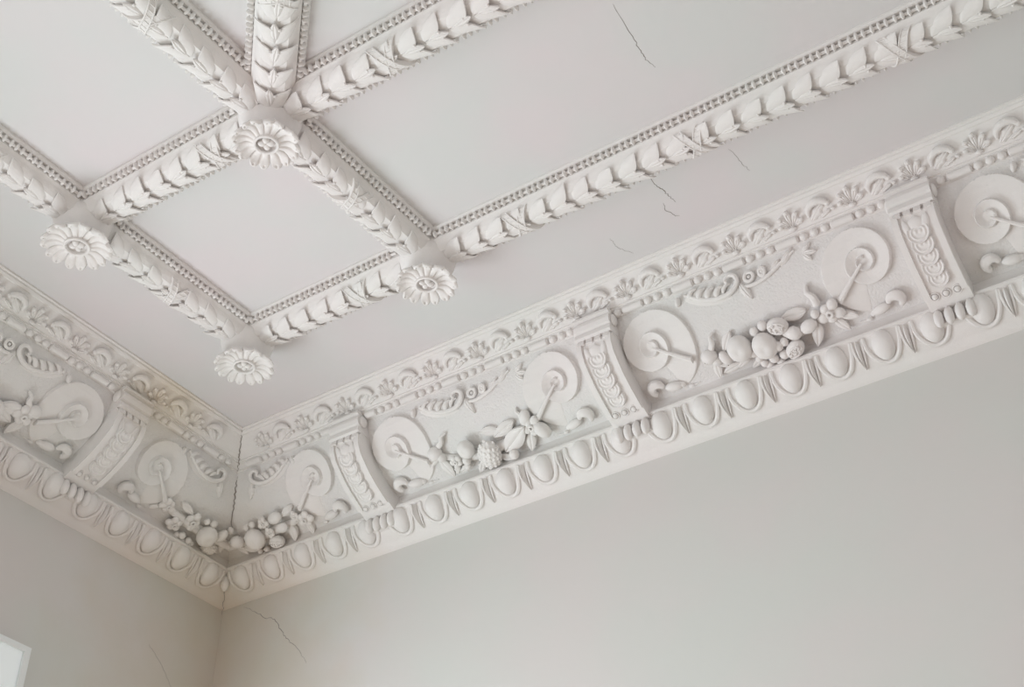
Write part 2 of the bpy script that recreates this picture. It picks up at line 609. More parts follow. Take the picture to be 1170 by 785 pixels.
for w, smax in (('R', 5.1), ('L', 2.7)):
    pe = pr = pd = None
    ax = Vector((1, 0, 0)) if w == 'R' else Vector((0, -1, 0))
    s = .232
    k = 0
    while s < smax:
        sh = ax * (s - .232)
        if pe is None:
            pe = egg(w, s).build('egg', M_ORN, trims['egg' + w])
            pr = egg_rim(w, s).build('egg_rim', M_ORN, trims['egg' + w])
            pd = dart(w, s + .1).build('dart', M_ORN, trims['egg' + w])
        else:
            if not near_bracket(w, s, .06):
                copy_part(pe, sh); copy_part(pr, sh)
            if not near_bracket(w, s + .1, .07): copy_part(pd, sh)
        s += .2
mb = MB()
mb.ell((.128, -.128, -.545), (.024, .024, .045), 0, 12, 8)
mb.build('corner_leaf', M_ORN, trims['eggR'])


# ------------------------------------------------------------------ brackets
BP = [(.432, -.218), (.444, -.240), (.440, -.275), (.422, -.315), (.388, -.350), (.345, -.390), (.295, -.425), (.240, -.457), (.190, -.484), (.160, -.500)]
BC = [0.0]
for i in range(1, len(BP)): BC.append(BC[-1] + math.dist(BP[i], BP[i - 1]))


def bracket(w, s, label):
    f3 = W3(w)
    t = thing('cornice_bracket', label, 'bracket', f3(s, .12, -.50), 'scroll brackets carrying the cornice')
    h = BW / 2
    # body: slab under the curved front
    mb = MB(f3)
    P = BP + [(.10, -.500), (.10, -.40), (.30, -.20), (.38, -.13), (.40, -.13)]
    n = len(P)
    vs = [(s - h, d, z) for d, z in P] + [(s + h, d, z) for d, z in P]
    fs = [tuple(range(n)), tuple(n + i for i in reversed(range(n)))] + [(i, (i + 1) % n, n + (i + 1) % n, n + i) for i in range(n)]
    mb.add(vs, fs)
    body = mb.build('bracket_body', M_ORN, t, sharp=30)
    F = wall_map(w, BP, BC)
    # raised frame bars along both edges
    for q in (-1, 1):
        mb = MB(F)
        a, b = s + q * (h - .001), s + q * (h - .026)
        lo, hi = min(a, b), max(a, b)
        mb.slab(lambda u, v: (lo + (hi - lo) * v, .022 + .355 * u, .011), lambda u, v: (lo + (hi - lo) * v, .022 + .355 * u, -.004), 18, 3)
        mb.build('frame_bar', M_ORN, t, sharp=50)
    # cap: stepped cyma block
    mb = MB(f3)
    C = [(.36, -.112), (.460, -.112), (.472, -.116), (.474, -.128), (.456, -.132), (.454, -.140), (.464, -.144), (.468, -.160), (.462, -.180), (.450, -.188), (.456, -.192), (.460, -.214), (.450, -.222), (.36, -.224)]
    n = len(C)
    e = .002
    vs = [(s - h - e, d, z) for d, z in C] + [(s + h + e, d, z) for d, z in C]
    fs = [tuple(range(n)), tuple(n + i for i in reversed(range(n)))] + [(i, (i + 1) % n, n + (i + 1) % n, n + i) for i in range(n)]
    mb.add(vs, fs)
    cap = mb.build('bracket_cap', M_ORN, t, sharp=20)
    for q in (-1, 1):                                       # rolled ends of the cap
        mb = MB(f3)
        mb.ell((s + q * (h + .006), .428, -.160), (.012, .026, .030), 0, 12, 8)
        mb.build('side_scroll', M_ORN, cap)
    # teeth under the cap
    for k in range(4):
        mb = MB(F)
        x = s - .0615 + k * .041
        mb.slab(lambda u, v: (x - .0145 + .029 * v, .000 + .034 * u, .013), lambda u, v: (x - .0145 + .029 * v, .000 + .034 * u, -.004), 3, 3)
        mb.build('tooth', M_ORN, cap, sharp=50)
    # calyx and overlapping scale leaves
    mb = MB(F)
    for q in (-1, 1):
        mb.leaf((s + q * .046, .045, 0), math.radians(90 - q * -12) if q > 0 else math.radians(90 - 12), .085, .030, .009, .001, 0, 0, .2, 9, 7, thick=.006)
    mb.leaf((s, .042, 0), PI / 2, .070, .060, .008, .001, 0, 0, .1, 9, 7, thick=.006)
    mb.build('calyx', M_ORN, body)
    for k in range(5):
        mb = MB(F)
        c = .112 + k * .047
        R = .046 - .001 * k
        def hf(x, y, c=c, R=R, k=k):
            dx, dy = x - s, y - c
            r = math.hypot(dx, dy * 1.05)
            if r > R or dy < -.020: return -.004
            u = r / R
            hgt = .004 + .012 * (y - c + .03) / .07
            ring = .0065 * (math.exp(-((u - .90) / .09) ** 2) + .8 * math.exp(-((u - .58) / .09) ** 2))
            eye = .007 * math.exp(-((abs(dx) - .009) ** 2 + (dy + .004) ** 2) / .00004)
            edge = min(1, (1 - u) / .08 + .35)
            return (hgt + ring) * edge + eye
        mb.relief(hf, s - .05, s + .05, c - .045, c + .052, .003)
        mb.build('scale_leaf', M_ORN, body)
    # three pellets in the bottom bar
    for k in range(3):
        mb = MB(F)
        x = s - .045 + k * .045
        mb.ell((x, .372, .004), (.013, .013, .010), 0, 10, 6)
        mb.torus((x, .372, .003), .017, .0028, 14, 6)
        mb.build('pellet', M_ORN, body)
    # four rolled toes hanging over the egg and dart
    for k in range(4):
        mb = MB(f3)
        x = s - .064 + k * .0427
        mb.ell((x, .150, -.536), (.0195, .026, .040), 0, 12, 8)
        mb.build('toe', M_ORN, t)
    mb = MB(f3)
    mb.box((s - h, .02, -.556), (s + h, .138, -.498))
    mb.build('toe_block', M_ORN, t, sharp=30)
    return t


bracket('R', BRK[0][1], 'carved scroll bracket on the right wall nearest to the room corner')
bracket('R', BRK[1][1], 'carved bracket between the pine cone garland and the pomegranate garland')
bracket('R', BRK[2][1], 'carved scroll bracket farthest right, just right of the pomegranate garland panel')
bracket('L', BRK[3][1], 'carved scroll bracket on the left wall, seen obliquely left of the room corner')


# ------------------------------------------------------------------ volutes on the frieze
def spiral_h(x, y, sc=1.0):
    """x toward the open side, y down; snail shell relief about its eye"""
    x, y = x / sc, y / sc
    r = max(1e-5, math.hypot(x, y))
    q = math.atan2(-y, x) / (PI / 2)           # 0 = open side, 1 = up
    if q < -0.85: q += 4
    R0 = .192 * .805 ** q
    if r >= R0: return -.004
    h = .007 * min(1.0, (R0 - r) / .004)
    if q < -0.35 and r > .192 * .805 ** (q + 4):
        h *= max(0.0, (q + .85) / .5) ** .7
    g = .805 ** 4
    for k in range(3):
        w = q + 4 * k
        Rk = .192 * .805 ** w
        if r < Rk and Rk > .026:
            fall = max(0.0, 1 - (Rk - r) / (Rk * (1 - g)))
            fade = max(0.0, min(1.0, (w + .85) / .5)) ** .7
            h += fade * min(.024, .010 + .0035 * max(0, w)) * min(1.0, (Rk - r) / .0045) * fall
    return h


def volute(w, s, t, side, label, sc=1.0, curls=True, tilt=None):
    """side = +1 when the shell opens toward larger s"""
    F = FR[w]
    T = thing('volute_relief', label, 'relief', F(s, t, 0), 'spiral volutes on the cornice frieze')
    def hf(x, y):
        dx, dy = (x - s) * side, y - t
        if y > .418 or y < .012: return -.004
        return spiral_h(dx, dy, sc)
    mb = MB(F)
    mb.relief(hf, s - .22 * sc if side < 0 else s - .15 * sc, s + (.15 if side < 0 else .22) * sc, .012, .42, .0034)
    mb.build('spiral_shell', M_ORN, T, sharp=60)
    mb = MB(F)
    a = (s + side * .006, t + .004, .026)
    b = (s + side * .142 * sc, t + .098, .026)
    m_ = tuple((p + q) / 2 for p, q in zip(a, b))
    mb.tube([a, m_, b, (b[0] + side * .010, b[1] + .006, b[2])], [.005, .008, .012, .016], 8, 3)
    mb.build('rod', M_ORN, T)
    if curls:
        mb = MB(F)                             # curled leaf, hollow inside
        cx, cy = s - side * .058 * sc, .352
        pts, rad = [], []
        for k in range(9):
            an = math.radians(-60 + 235 * k / 8)
            pts.append((cx - side * .026 * math.cos(an), cy + .026 * -math.sin(an) + .008, .018)); rad.append(.010 + .012 * math.sin(PI * k / 8))
        mb.tube(pts, rad, 9, 2)
        mb.build('curled_leaf', M_ORN, T)
        mb = MB(F)
        mb.ell((s + side * .014 * sc, .374, .012), (.042, .021, .022), side * .18, 12, 8)
        mb.ell((s + side * .048 * sc, .380, .008), (.020, .013, .016), side * .5, 10, 6)
        mb.build('bud_leaf', M_ORN, T)
        mb = MB(F)
        mb.ell((s + side * .082 * sc, .404, .004), (.016, .009, .010), 0, 8, 6)
        mb.tube([(s + side * .09, .405, .004), (s + side * .12, .402, .003)], [.005, .002], 6, 1)
        mb.build('pearl', M_ORN, T)
    return T


volute('R', .862, .175, -1, 'spiral volute on the right wall between the corner garland and the nearest bracket', .92)
volute('R', 1.350, .190, 1, 'spiral volute left of the pine cone garland on the right wall', .95)
volute('R', 2.248, .175, -1, 'spiral volute right of the pine cone garland, beside the middle bracket', .92)
volute('R', 2.722, .182, 1, 'spiral volute left of the pomegranate garland, right of the middle bracket', .98)
volute('R', 3.680, .173, -1, 'spiral volute right of the pomegranate garland, left of the farthest right bracket', .92)
volute('R', 4.180, .187, 1, 'spiral volute at the right edge of the photo, right of the last bracket', .98)
volute('L', .838, .195, -1, 'spiral volute on the left wall between the bracket and the corner garland', .92)
volute('L', 1.342, .195, 1, 'spiral volute on the left wall farthest left, left of the bracket', .98)


# ------------------------------------------------------------------ acanthus fronds along the top of the panels
def frond(w, s, side, label, full=True, dt=0.0):
    """s = where it springs beside the left volute, running toward side*s"""
    F0 = FR[w]
    F = lambda x, y, h: F0(s + side * x, y + dt, h)
    T = thing('acanthus_frond', label, 'relief', F0(s + side * .25, .08 + dt, 0), 'acanthus fronds along the top of the frieze')
    mb = MB(F)
    mb.ell((-.035, .048, .010), (.012, .022, .016), .3, 10, 8)
    mb.tube([(0, .030, .004), (.045, .062, .007), (.10, .088, .009), (.16, .098, .010), (.205, .090, .012), (.238, .064, .014), (.236, .036, .016), (.212, .026, .018), (.192, .040, .019), (.198, .058, .020)],
            [.007, .009, .010, .011, .011, .011, .010, .009, .008, .006], 8, 4)
    mb.build('scroll_stem', M_ORN, T)
    mb = MB(F)
    mb.leaf((-.005, .045, 0), math.radians(12), .215, .075, .007, 0, 0, 0, 0, 16, 9, bend=.10, thick=.008)
    mb.build('leaf_ground', M_ORN, T)
    for k, (x, y, g) in enumerate(((.022, .050, .9), (.060, .068, 1.1), (.098, .082, 1.2), (.138, .088, 1.15), (.170, .080, .8))):
        mb = MB(F)
        mb.tube([(x - .004, y + .006, .002), (x + .002, y - .012 * g, .008), (x + .016, y - .026 * g, .011), (x + .036, y - .030 * g, .008)], [.006, .013 * g, .010 * g, .004], 9, 4)
        mb.build('leaf_lobe', M_ORN, T)
    mb = MB(F)
    mb.leaf((.244, .070, .002), math.radians(68), .086, .044, .016, 0, .010, 4, .4, 12, 9, thick=.012)
    mb.build('hanging_leaf', M_ORN, T)
    if full:
        mb = MB(F)
        mb.tube([(.262, .092, .006), (.31, .096, .007), (.37, .084, .008), (.43, .058, .007), (.50, .026, .005)], [.007, .009, .009, .008, .005], 8, 4)
        mb.build('long_stem', M_ORN, T)
        for (x, y, rx, ry) in ((.292, .060, .026, .024), (.350, .060, .016, .020)):
            mb = MB(F)
            mb.torus((x, y, .010), rx * .75, .0085, 16, 7, sy=ry / rx)
            mb.ell((x, y, .006), (.009, .009, .012), 0, 8, 6)
            mb.build('rosette_eye', M_ORN, T)
        for (x, y, a, L, wd) in ((.385, .075, -38, .062, .028), (.430, .066, -40, .085, .030)):
            mb = MB(F)
            mb.leaf((x, y, 0), math.radians(a), L, wd, .015, 0, .008, 0, .3, 10, 7, thick=.010)
            mb.build('leaf_lobe', M_ORN, T)
        for (x, y, a, L) in ((.530, .052, 10, .060), (.532, .056, 50, .046), (.530, .046, -30, .050)):
            mb = MB(F)
            mb.leaf((x, y, .002), math.radians(a), L, .026, .014, 0, .008, 0, .3, 9, 7, thick=.012)
            mb.build('flower_petal', M_ORN, T)
    return T


frond('R', 1.535, 1, 'leafy frond above the pine cone garland on the right wall', dt=.018)
frond('R', 2.930, 1, 'leafy frond above the pomegranate garland on the right wall')
frond('R', 4.360, 1, 'leafy frond at the right edge of the photo beyond the last bracket')
frond('R', .735, -1, 'leafy frond on the right wall above the corner garland', full=False, dt=.010)
frond('L', .725, -1, 'leafy frond on the left wall above the corner garland', full=False, dt=.015)
frond('L', 1.510, 1, 'leafy frond on the left wall at the left edge of the photo', dt=.020)


# ------------------------------------------------------------------ fruit garlands
def g_berry(F, s, t, h, r, a=0):
    mb = MB(F); mb.ell((s, t, h), (r, r, r * .95), 0, 12, 8); return 'berry', mb


def g_apple(F, s, t, h, r, a=0):
    mb = MB(F)
    def fn(th, ph):
        return 1 - .22 * math.exp(-(th / .35) ** 2) + .03 * math.cos(5 * ph) * math.sin(th) ** 3 * (1 if th < 1.2 else 0)
    mb.ell((s, t, h), (r, r, r * .95), 0, 20, 14, fn)
    return 'apple', mb


def g_pom(F, s, t, h, r, a=0):
    mb = MB(F)
    ca, sa = math.cos(a), math.sin(a)
    mb.ell((s, t, h), (r * 1.12, r * .85, r * .85), a, 16, 10, lambda th, ph: 1 - .10 * math.exp(-((th - .5) / .3) ** 2))
    rnd = random.Random(int(s * 1000))
    for k in range(22):                                    # seeds in the split
        x, y = rnd.uniform(-.75, .75) * r, rnd.uniform(-.32, .32) * r
        z = r * .85 * math.sqrt(max(.05, 1 - (x / (1.12 * r)) ** 2 - (y / (.85 * r)) ** 2))
        mb.ell((s + x * ca - y * sa, t + x * sa + y * ca, h + z), (r * .13, r * .12, r * .15), a, 7, 5)
    for q in (-1, 1):
        pts = []
        for k in range(7):
            u = -0.85 + 1.7 * k / 6
            x, y = u * r, q * r * .42 * math.cos(u * 1.4)
            z = r * .85 * math.sqrt(max(.02, 1 - (x / (1.12 * r)) ** 2 - (y / (.85 * r)) ** 2))
            pts.append((s + x * ca - y * sa, t + x * sa + y * ca, h + z))
        mb.tube(pts, r * .10, 6, 2)
    return 'pomegranate', mb


def g_pear(F, s, t, h, r, a=0):
    mb = MB(F)
    ca, sa = math.cos(a), math.sin(a)
    mb.tube([(s - ca * r * .9, t - sa * r * .9, h * .8), (s - ca * r * .8, t - sa * r * .8, h * .85), (s - ca * r * .3, t - sa * r * .3, h), (s + ca * r * .3, t + sa * r * .3, h), (s + ca * r, t + sa * r, h * .9), (s + ca * r * 1.5, t + sa * r * 1.5, h * .7)],
            [r * .1, r * .5, r * .85, r * .8, r * .42, r * .15], 14, 4)
    return 'pear', mb


def g_plum(F, s, t, h, r, a=0):
    mb = MB(F); mb.ell((s, t, h), (r * 1.25, r * .85, r * .85), a, 16, 10); return 'plum', mb


def g_leaf(F, s, t, h, r, a=0):
    mb = MB(F)
    ca, sa = math.cos(a), math.sin(a)
    mb.leaf((s - ca * r, t - sa * r, h * .6), a, r * 2.1, r * .95, r * .22, 0, r * .35, 0, .5, 14, 9, thick=min(.02, h * .6 + .004))
    return 'leaf', mb


def g_alleaf(F, s, t, h, r, a=0):
    mb = MB(F)
    ca, sa = math.cos(a), math.sin(a)
    mb.leaf((s - ca * r, t - sa * r, h * .6), a, r * 2.1, r * 1.3, r * .25, 0, r * .3, 4, .5, 16, 9, thick=min(.02, h * .6 + .004))
    return 'leaf', mb


def g_cone(F, s, t, h, r, a=0):
    mb = MB(F)
    ca, sa = math.cos(a), math.sin(a)
    mb.ell((s, t, h), (r * 1.25, r * .92, r * .8), a, 18, 12)
    rows = 7
    for i in range(rows):
        u = -0.95 + 1.9 * i / (rows - 1)
        x = u * r * 1.2
        R = math.sqrt(max(0.0, 1 - (x / (1.25 * r)) ** 2))
        n = max(3, int(9 * R))
        for j in range(n):
            w = -PI / 2 * .98 + PI * .98 * (j + .5 * (i % 2)) / max(1, n - 1)
            y, z = R * r * .92 * math.sin(w), R * r * .8 * math.cos(w)
            mb.ell((s + x * ca - y * sa, t + x * sa + y * ca, h + z * .95), (r * .20, r * .17, r * .09), a, 8, 6)
    return 'pine_cone', mb


def g_flower(F, s, t, h, r, a=0):
    mb = MB(F)
    mb.ell((s, t, h * .6), (r * .72, r * .68, r * .34), a, 14, 10)
    for k in range(5):
        w = a + 2 * PI * k / 5
        q = 1 + .18 * math.sin(3 * k + a * 5)
        mb.ell((s + math.cos(w) * r * .52 * q, t + math.sin(w) * r * .52 * q, h * .72), (r * .40 * q, r * .40, r * .32), w, 12, 8)
    mb.torus((s, t, h * .6 + r * .50), r * .19, r * .095, 14, 8)
    mb.tube([(s, t, h * .6 + r * .1), (s, t, h * .6 + r * .38)], r * .26, 12, 1)
    return 'flower', mb


def g_bud(F, s, t, h, r, a=0):
    mb = MB(F)
    ca, sa = math.cos(a), math.sin(a)
    mb.ell((s, t, h * .7), (r, r * .85, r * .9), a, 14, 10)
    mb.ell((s + r * .5 * ca, t + r * .7, h * .6), (r * .8, r * .6, r * .7), a + .7, 12, 8)
    mb.torus((s - r * .55, t + r * .30, h * .7 + r * .62), r * .17, r * .09, 12, 6)
    return 'bud', mb


def g_horn(F, s, t, h, r, a=0):
    mb = MB(F)
    ca, sa = math.cos(a), math.sin(a)
    pts = [(s, t, h), (s + ca * r * .5 - sa * r * .15, t + sa * r * .5 + ca * r * .15, h * 1.1), (s + ca * r, t + sa * r, h * .9), (s + ca * r * 1.45 - sa * r * .25, t + sa * r * 1.45 + ca * r * .25, h * .5)]
    mb.tube(pts, [r * .30, r * .26, r * .20, r * .10], 9, 4)
    return 'tendril', mb


KIND = dict(b=g_berry, apple=g_apple, pom=g_pom, pear=g_pear, plum=g_plum, leaf=g_leaf, lleaf=g_alleaf, cone=g_cone, flower=g_flower, bud=g_bud, horn=g_horn)


def garland(label, base, items, swags):
    T = thing('fruit_garland', label, 'garland', base, 'fruit garlands on the cornice frieze')
    for w, pts, rad in swags:
        mb = MB(FR[w]); mb.tube([(a, b + .008, c * .5) for a, b, c in pts], [r * .62 for r in rad], 10, 4); mb.build('swag_body', M_ORN, T)
    for it in items:
        w, kd, s, t, h, r = it[:6]
        a = math.radians(it[6]) if len(it) > 6 else 0
        nm, mb = KIND[kd](FR[w], s, t, h, r, a)
        mb.build(nm, M_ORN, T)
    return T


G2 = [('R', 'bud', 2.945, .300, .038, .036, 10), ('R', 'horn', 2.965, .275, .022, .046, -70), ('R', 'leaf', 2.945, .372, .020, .036, 100),
      ('R', 'leaf', 2.972, .350, .022, .030, 40),
      ('R', 'plum', 3.008, .325, .036, .026, 70), ('R', 'apple', 3.086, .305, .050, .052), ('R', 'apple', 3.191, .326, .062, .052),
      ('R', 'b', 3.169, .268, .035, .019), ('R', 'b', 3.211, .258, .035, .021), ('R', 'pom', 3.272, .278, .048, .040, 12),
      ('R', 'leaf', 3.345, .264, .028, .050, -175), ('R', 'pear', 3.318, .322, .050, .032, 190), ('R', 'plum', 3.386, .320, .048, .030, 170),
      ('R', 'pom', 3.294, .384, .055, .040, -28), ('R', 'leaf', 3.398, .372, .036, .048, 115), ('R', 'flower', 3.484, .306, .042, .056, 20),
      ('R', 'b', 3.429, .287, .040, .018), ('R', 'horn', 3.446, .262, .020, .060, -108),
      ('R', 'b', 3.239, .345, .062, .021), ('R', 'b', 3.243, .390, .055, .021), ('R', 'b', 3.195, .392, .052, .021), ('R', 'b', 3.212, .425, .042, .021),
      ('R', 'b', 3.163, .420, .042, .019), ('R', 'b', 3.148, .402, .045, .018), ('R', 'b', 3.138, .374, .045, .017), ('R', 'b', 3.128, .345, .048, .016),
      ('R', 'b', 3.268, .340, .055, .018),
      ('R', 'leaf', 3.070, .372, .034, .034, 155), ('R', 'leaf', 3.010, .384, .026, .040, 175), ('R', 'leaf', 3.118, .400, .034, .030, 160),
      ('R', 'leaf', 3.040, .268, .026, .040, 130), ('R', 'leaf', 3.500, .372, .020, .040, 60), ('R', 'leaf', 3.536, .345, .018, .042, 25)]
garland('garland of pomegranates, apples and berries between the middle and the right bracket', FR['R'](3.2, .33, 0), G2,
        [('R', [(2.96, .32, .006), (3.05, .34, .012), (3.2, .345, .02), (3.35, .33, .014), (3.46, .305, .008)], [.02, .034, .046, .040, .022])])
G1 = [('R', 'bud', 1.545, .268, .036, .036, 5), ('R', 'horn', 1.575, .245, .020, .048, -45), ('R', 'leaf', 1.558, .350, .024, .050, 75), ('R', 'leaf', 1.515, .300, .018, .036, 150),
      ('R', 'apple', 1.713, .294, .048, .040), ('R', 'flower', 1.625, .335, .045, .036, 40), ('R', 'cone', 1.806, .352, .048, .052, -62),
      ('R', 'lleaf', 1.650, .385, .036, .036, 170), ('R', 'lleaf', 1.720, .408, .040, .034, 130), ('R', 'leaf', 1.948, .335, .042, .085, -28),
      ('R', 'leaf', 1.925, .275, .030, .056, 165), ('R', 'leaf', 1.850, .265, .022, .046, -160), ('R', 'b', 1.912, .392, .048, .024), ('R', 'flower', 2.060, .308, .045, .052, 30),
      ('R', 'plum', 2.095, .335, .036, .036, 60), ('R', 'plum', 2.045, .262, .028, .030, 120), ('R', 'leaf', 2.100, .285, .018, .028, -60),
      ('R', 'leaf', 1.803, .438, .040, .040, 95), ('R', 'horn', 2.025, .268, .014, .040, -110), ('R', 'leaf', 2.010, .372, .030, .046, 115),
      ('R', 'b', 1.680, .345, .040, .020), ('R', 'b', 1.668, .372, .040, .016), ('R', 'lleaf', 1.600, .375, .028, .028, 120), ('R', 'leaf', 1.860, .405, .040, .040, 20)]
garland('garland with a pine cone, one apple and long leaves left of the middle bracket', FR['R'](1.8, .33, 0), G1,
        [('R', [(1.56, .29, .006), (1.65, .33, .012), (1.8, .345, .018), (1.93, .33, .014), (2.04, .305, .008)], [.02, .032, .042, .036, .022])])
G0 = [('R', 'flower', .718, .338, .042, .046, 10), ('R', 'flower', .672, .308, .042, .030, 60), ('R', 'plum', .572, .278, .040, .032, 175), ('R', 'flower', .485, .284, .045, .034, 15),
      ('R', 'plum', .586, .329, .050, .027, 0), ('R', 'leaf', .604, .384, .040, .042, 110), ('R', 'apple', .410, .333, .058, .050), ('R', 'flower', .499, .335, .058, .032, 45),
      ('R', 'pom', .505, .388, .046, .036, 20), ('R', 'b', .425, .270, .036, .016), ('R', 'b', .387, .274, .036, .016), ('R', 'b', .407, .418, .030, .018), ('R', 'b', .365, .415, .030, .016),
      ('R', 'leaf', .640, .272, .022, .040, 160), ('R', 'leaf', .700, .395, .024, .036, 95),
      ('R', 'pear', .300, .318, .050, .036, 190), ('R', 'leaf', .330, .385, .040, .050, 10), ('R', 'leaf', .270, .370, .030, .040, 60), ('R', 'b', .285, .262, .030, .018),
      ('L', 'flower', .662, .315, .038, .044, 20), ('L', 'leaf', .566, .280, .030, .038, 170), ('L', 'flower', .500, .318, .048, .050, 50), ('L', 'flower', .560, .378, .042, .046, 10),
      ('L', 'b', .480, .404, .040, .019), ('L', 'b', .430, .412, .040, .019), ('L', 'b', .452, .434, .030, .018), ('L', 'b', .405, .420, .035, .018), ('L', 'b', .500, .420, .032, .016), ('L', 'b', .394, .438, .026, .015),
      ('L', 'apple', .388, .335, .058, .050), ('L', 'b', .396, .276, .036, .019), ('L', 'b', .436, .282, .036, .016), ('L', 'plum', .322, .300, .050, .028, 80),
      ('L', 'cone', .300, .398, .028, .034, 10), ('L', 'leaf', .256, .345, .030, .040, 120), ('L', 'leaf', .700, .355, .020, .030, 40)]
garland('corner garland of apples, flowers and berries hanging across the room corner', (.26, -.26, -.38), G0,
        [('R', [(.20, .335, .02), (.30, .335, .02), (.42, .34, .02), (.56, .335, .016), (.70, .325, .008)], [.036, .040, .042, .038, .022]),
         ('L', [(.20, .335, .02), (.30, .335, .02), (.42, .34, .02), (.54, .335, .016), (.66, .32, .008)], [.036, .040, .042, .038, .022])])
GL = [('L', 'flower', 1.560, .300, .044, .052, 10), ('L', 'bud', 1.530, .262, .034, .032, 0), ('L', 'leaf', 1.620, .300, .036, .060, 10), ('L', 'leaf', 1.640, .345, .040, .060, -10),
      ('L', 'apple', 1.700, .335, .050, .048), ('L', 'leaf', 1.545, .368, .024, .048, 70), ('L', 'horn', 1.56, .26, .02, .05, -60), ('L', 'b', 1.66, .39, .045, .02), ('L', 'b', 1.70, .40, .04, .02),
      ('L', 'pom', 1.790, .330, .050, .044, 10), ('L', 'leaf', 1.870, .320, .036, .050, 10)]
garland('garland on the left wall cut off by the left edge of the photo', FR['L'](1.7, .33, 0), GL,
        [('L', [(1.56, .30, .006), (1.68, .34, .016), (1.82, .34, .018), (1.96, .32, .010)], [.02, .034, .042, .024])])

# ------------------------------------------------------------------ coffer beams
NX, NY = (1.093, 2.104), (-1.091, -2.062)
HW = .104
CORE = [(-HW - .004, .0), (-HW - .004, -.010), (-HW + .003, -.018), (-.080, -.020), (-.080, -.046), (-.073, -.054), (-.070, -.060), (-.060, -.078), (-.050, -.086), (-.046, -.090)]
CORE = CORE + [(-x, z) for x, z in reversed(CORE)]


def beam(A, B, label, flip=1, ribs=(), phase=0.0):
    A, B = Vector((*A, 0)), Vector((*B, 0))
    L = (B - A).length
    d = (B - A).normalized()
    n = Vector((-d.y, d.x, 0))
    F = lambda a, b, z: tuple(A + d * a + n * b + Vector((0, 0, z)))
    T = thing('ceiling_beam', label, 'beam', tuple((A + B) / 2), 'moulded coffer beams of the ceiling')
    mb = MB(F)
    m = len(CORE)
    vs = [(0, x, z) for x, z in CORE] + [(L, x, z) for x, z in CORE]
    mb.add(vs, [(i, i + 1, m + i + 1, m + i) for i in range(m - 1)] + [tuple(range(m)), tuple(m + i for i in reversed(range(m))), (0, m, 2 * m - 1, m - 1)])
    mb.build('beam_core', M_TRIM, T, sharp=25)
    # bead rows on both flanks: one round bead, two thin reels
    for q in (-1, 1):
        mb = MB(F)
        a = .108
        k = 0
        while a < L - .108:
            big = (k % 3 == 0)
            mb.ell((a, q * .094, -.034), (.0070, .0155, .0165), 0, 10, 7)
            a += (.0330 if (k % 3 == 0) else .0262)
            k += 1
        mb.tube([(.10, q * .089, -.031), (L - .10, q * .089, -.031)], .0065, 8, 1)
        mb.build('bead_row', M_ORN, T)
    # laurel garland on the soffit
    G = lambda a, b, h: F(a, (.050 + h) * math.sin(b / .050), -.070 - (.027 + h) * math.cos(b / .050))
    mb = MB(G)
    a0, a1 = .10, L - .10
    mb.grid(lambda u, v: (a0 + (a1 - a0) * u, (-1.62 + 3.24 * v) * .052, -.006), 2, 15)
    mb.build('garland_core', M_ORN, T)
    mb = MB(G)
    nn = max(1, int(round((a1 - a0) / .104)))
    st = (a1 - a0) / nn
    for k in range(nn):
        c = a0 + st * (k + .5)
        j = lambda s_: random.uniform(-s_, s_)
        base = c - flip * .055
        dirn = 0 if flip > 0 else PI
        for q in (-1, 1):
            ang = dirn + q * flip * math.radians(33 + j(5))
            mb.leaf((base, q * .004, -.002), ang, .122 + j(.010), .066, .008, 0, .028 + j(.006), 0, .2, 11, 8, thick=.005, tip=1.05)
        mb.leaf((base + flip * .02, 0, .002), dirn + math.radians(j(8)), .080, .030, .010, 0, .012, 0, .4, 9, 7, thick=.006)
        for q in (-1, 1):
            mb.ell((base + flip * .070, q * .012, .010), (.006, .006, .006), 0, 7, 5)
    mb.build('laurel_leaves', M_ORN, T)
    for rb in ribs:                                       # crossed ribbon round the garland
        for sg in (-1, 1):
            mb = MB(G)
            up = .002 if sg > 0 else 0
            cen = lambda u: (rb + sg * .62 * ((-1.5 + 3.0 * u) * .052), (-1.5 + 3.0 * u) * .052)
            mb.slab(lambda u, v: (cen(u)[0] + (v - .5) * .030, cen(u)[1], .016 + up), lambda u, v: (cen(u)[0] + (v - .5) * .030, cen(u)[1], -.002), 16, 4)
            for e in (-.5, .5):
                mb.tube([(cen(i / 12)[0] + e * .030, cen(i / 12)[1], .017 + up) for i in range(13)], .0032, 6, 1)
            for i in range(9):
                c = cen(.08 + .84 * i / 8)
                mb.tube([(c[0] - .015, c[1], .0165 + up), (c[0] + .015, c[1], .0165 + up)], .0022, 5, 1)
            mb.build('ribbon', M_ORN, T)
    return T


beam((NX[0], NY[0]), (NX[1], NY[0]), 'short ceiling beam parallel to the right wall between the two lowest rosettes', 1, (.668,))
beam((NX[1], NY[0]), (6.6, NY[0]), 'long ceiling beam nearest the right wall, running to the upper right of the photo', 1, (.475, 1.268, 2.08, 2.88))
beam((NX[0], NY[1]), (NX[1], NY[1]), 'short ceiling beam between the leftmost and the topmost rosette', 1, (.751,))
beam((NX[1], NY[1]), (6.6, NY[1]), 'long ceiling beam leaving the topmost rosette toward the upper right', 1, (.576, 1.38, 2.2))
beam((NX[0], NY[0]), (NX[0], NY[1]), 'short ceiling beam nearest the left wall, between the leftmost and the lowest rosette', 1, (.47,))
beam((NX[0], NY[1]), (NX[0], -5.2), 'ceiling beam leaving the leftmost rosette toward the left edge of the photo', 1, (.5, 1.3))
beam((NX[1], NY[1]), (NX[1], NY[0]), 'short ceiling beam between the topmost rosette and the rosette by the long beam', -1, (.47,))
beam((NX[1], NY[1]), (NX[1], -5.2), 'ceiling beam leaving the topmost rosette toward the upper left', 1, (.62, 1.4))
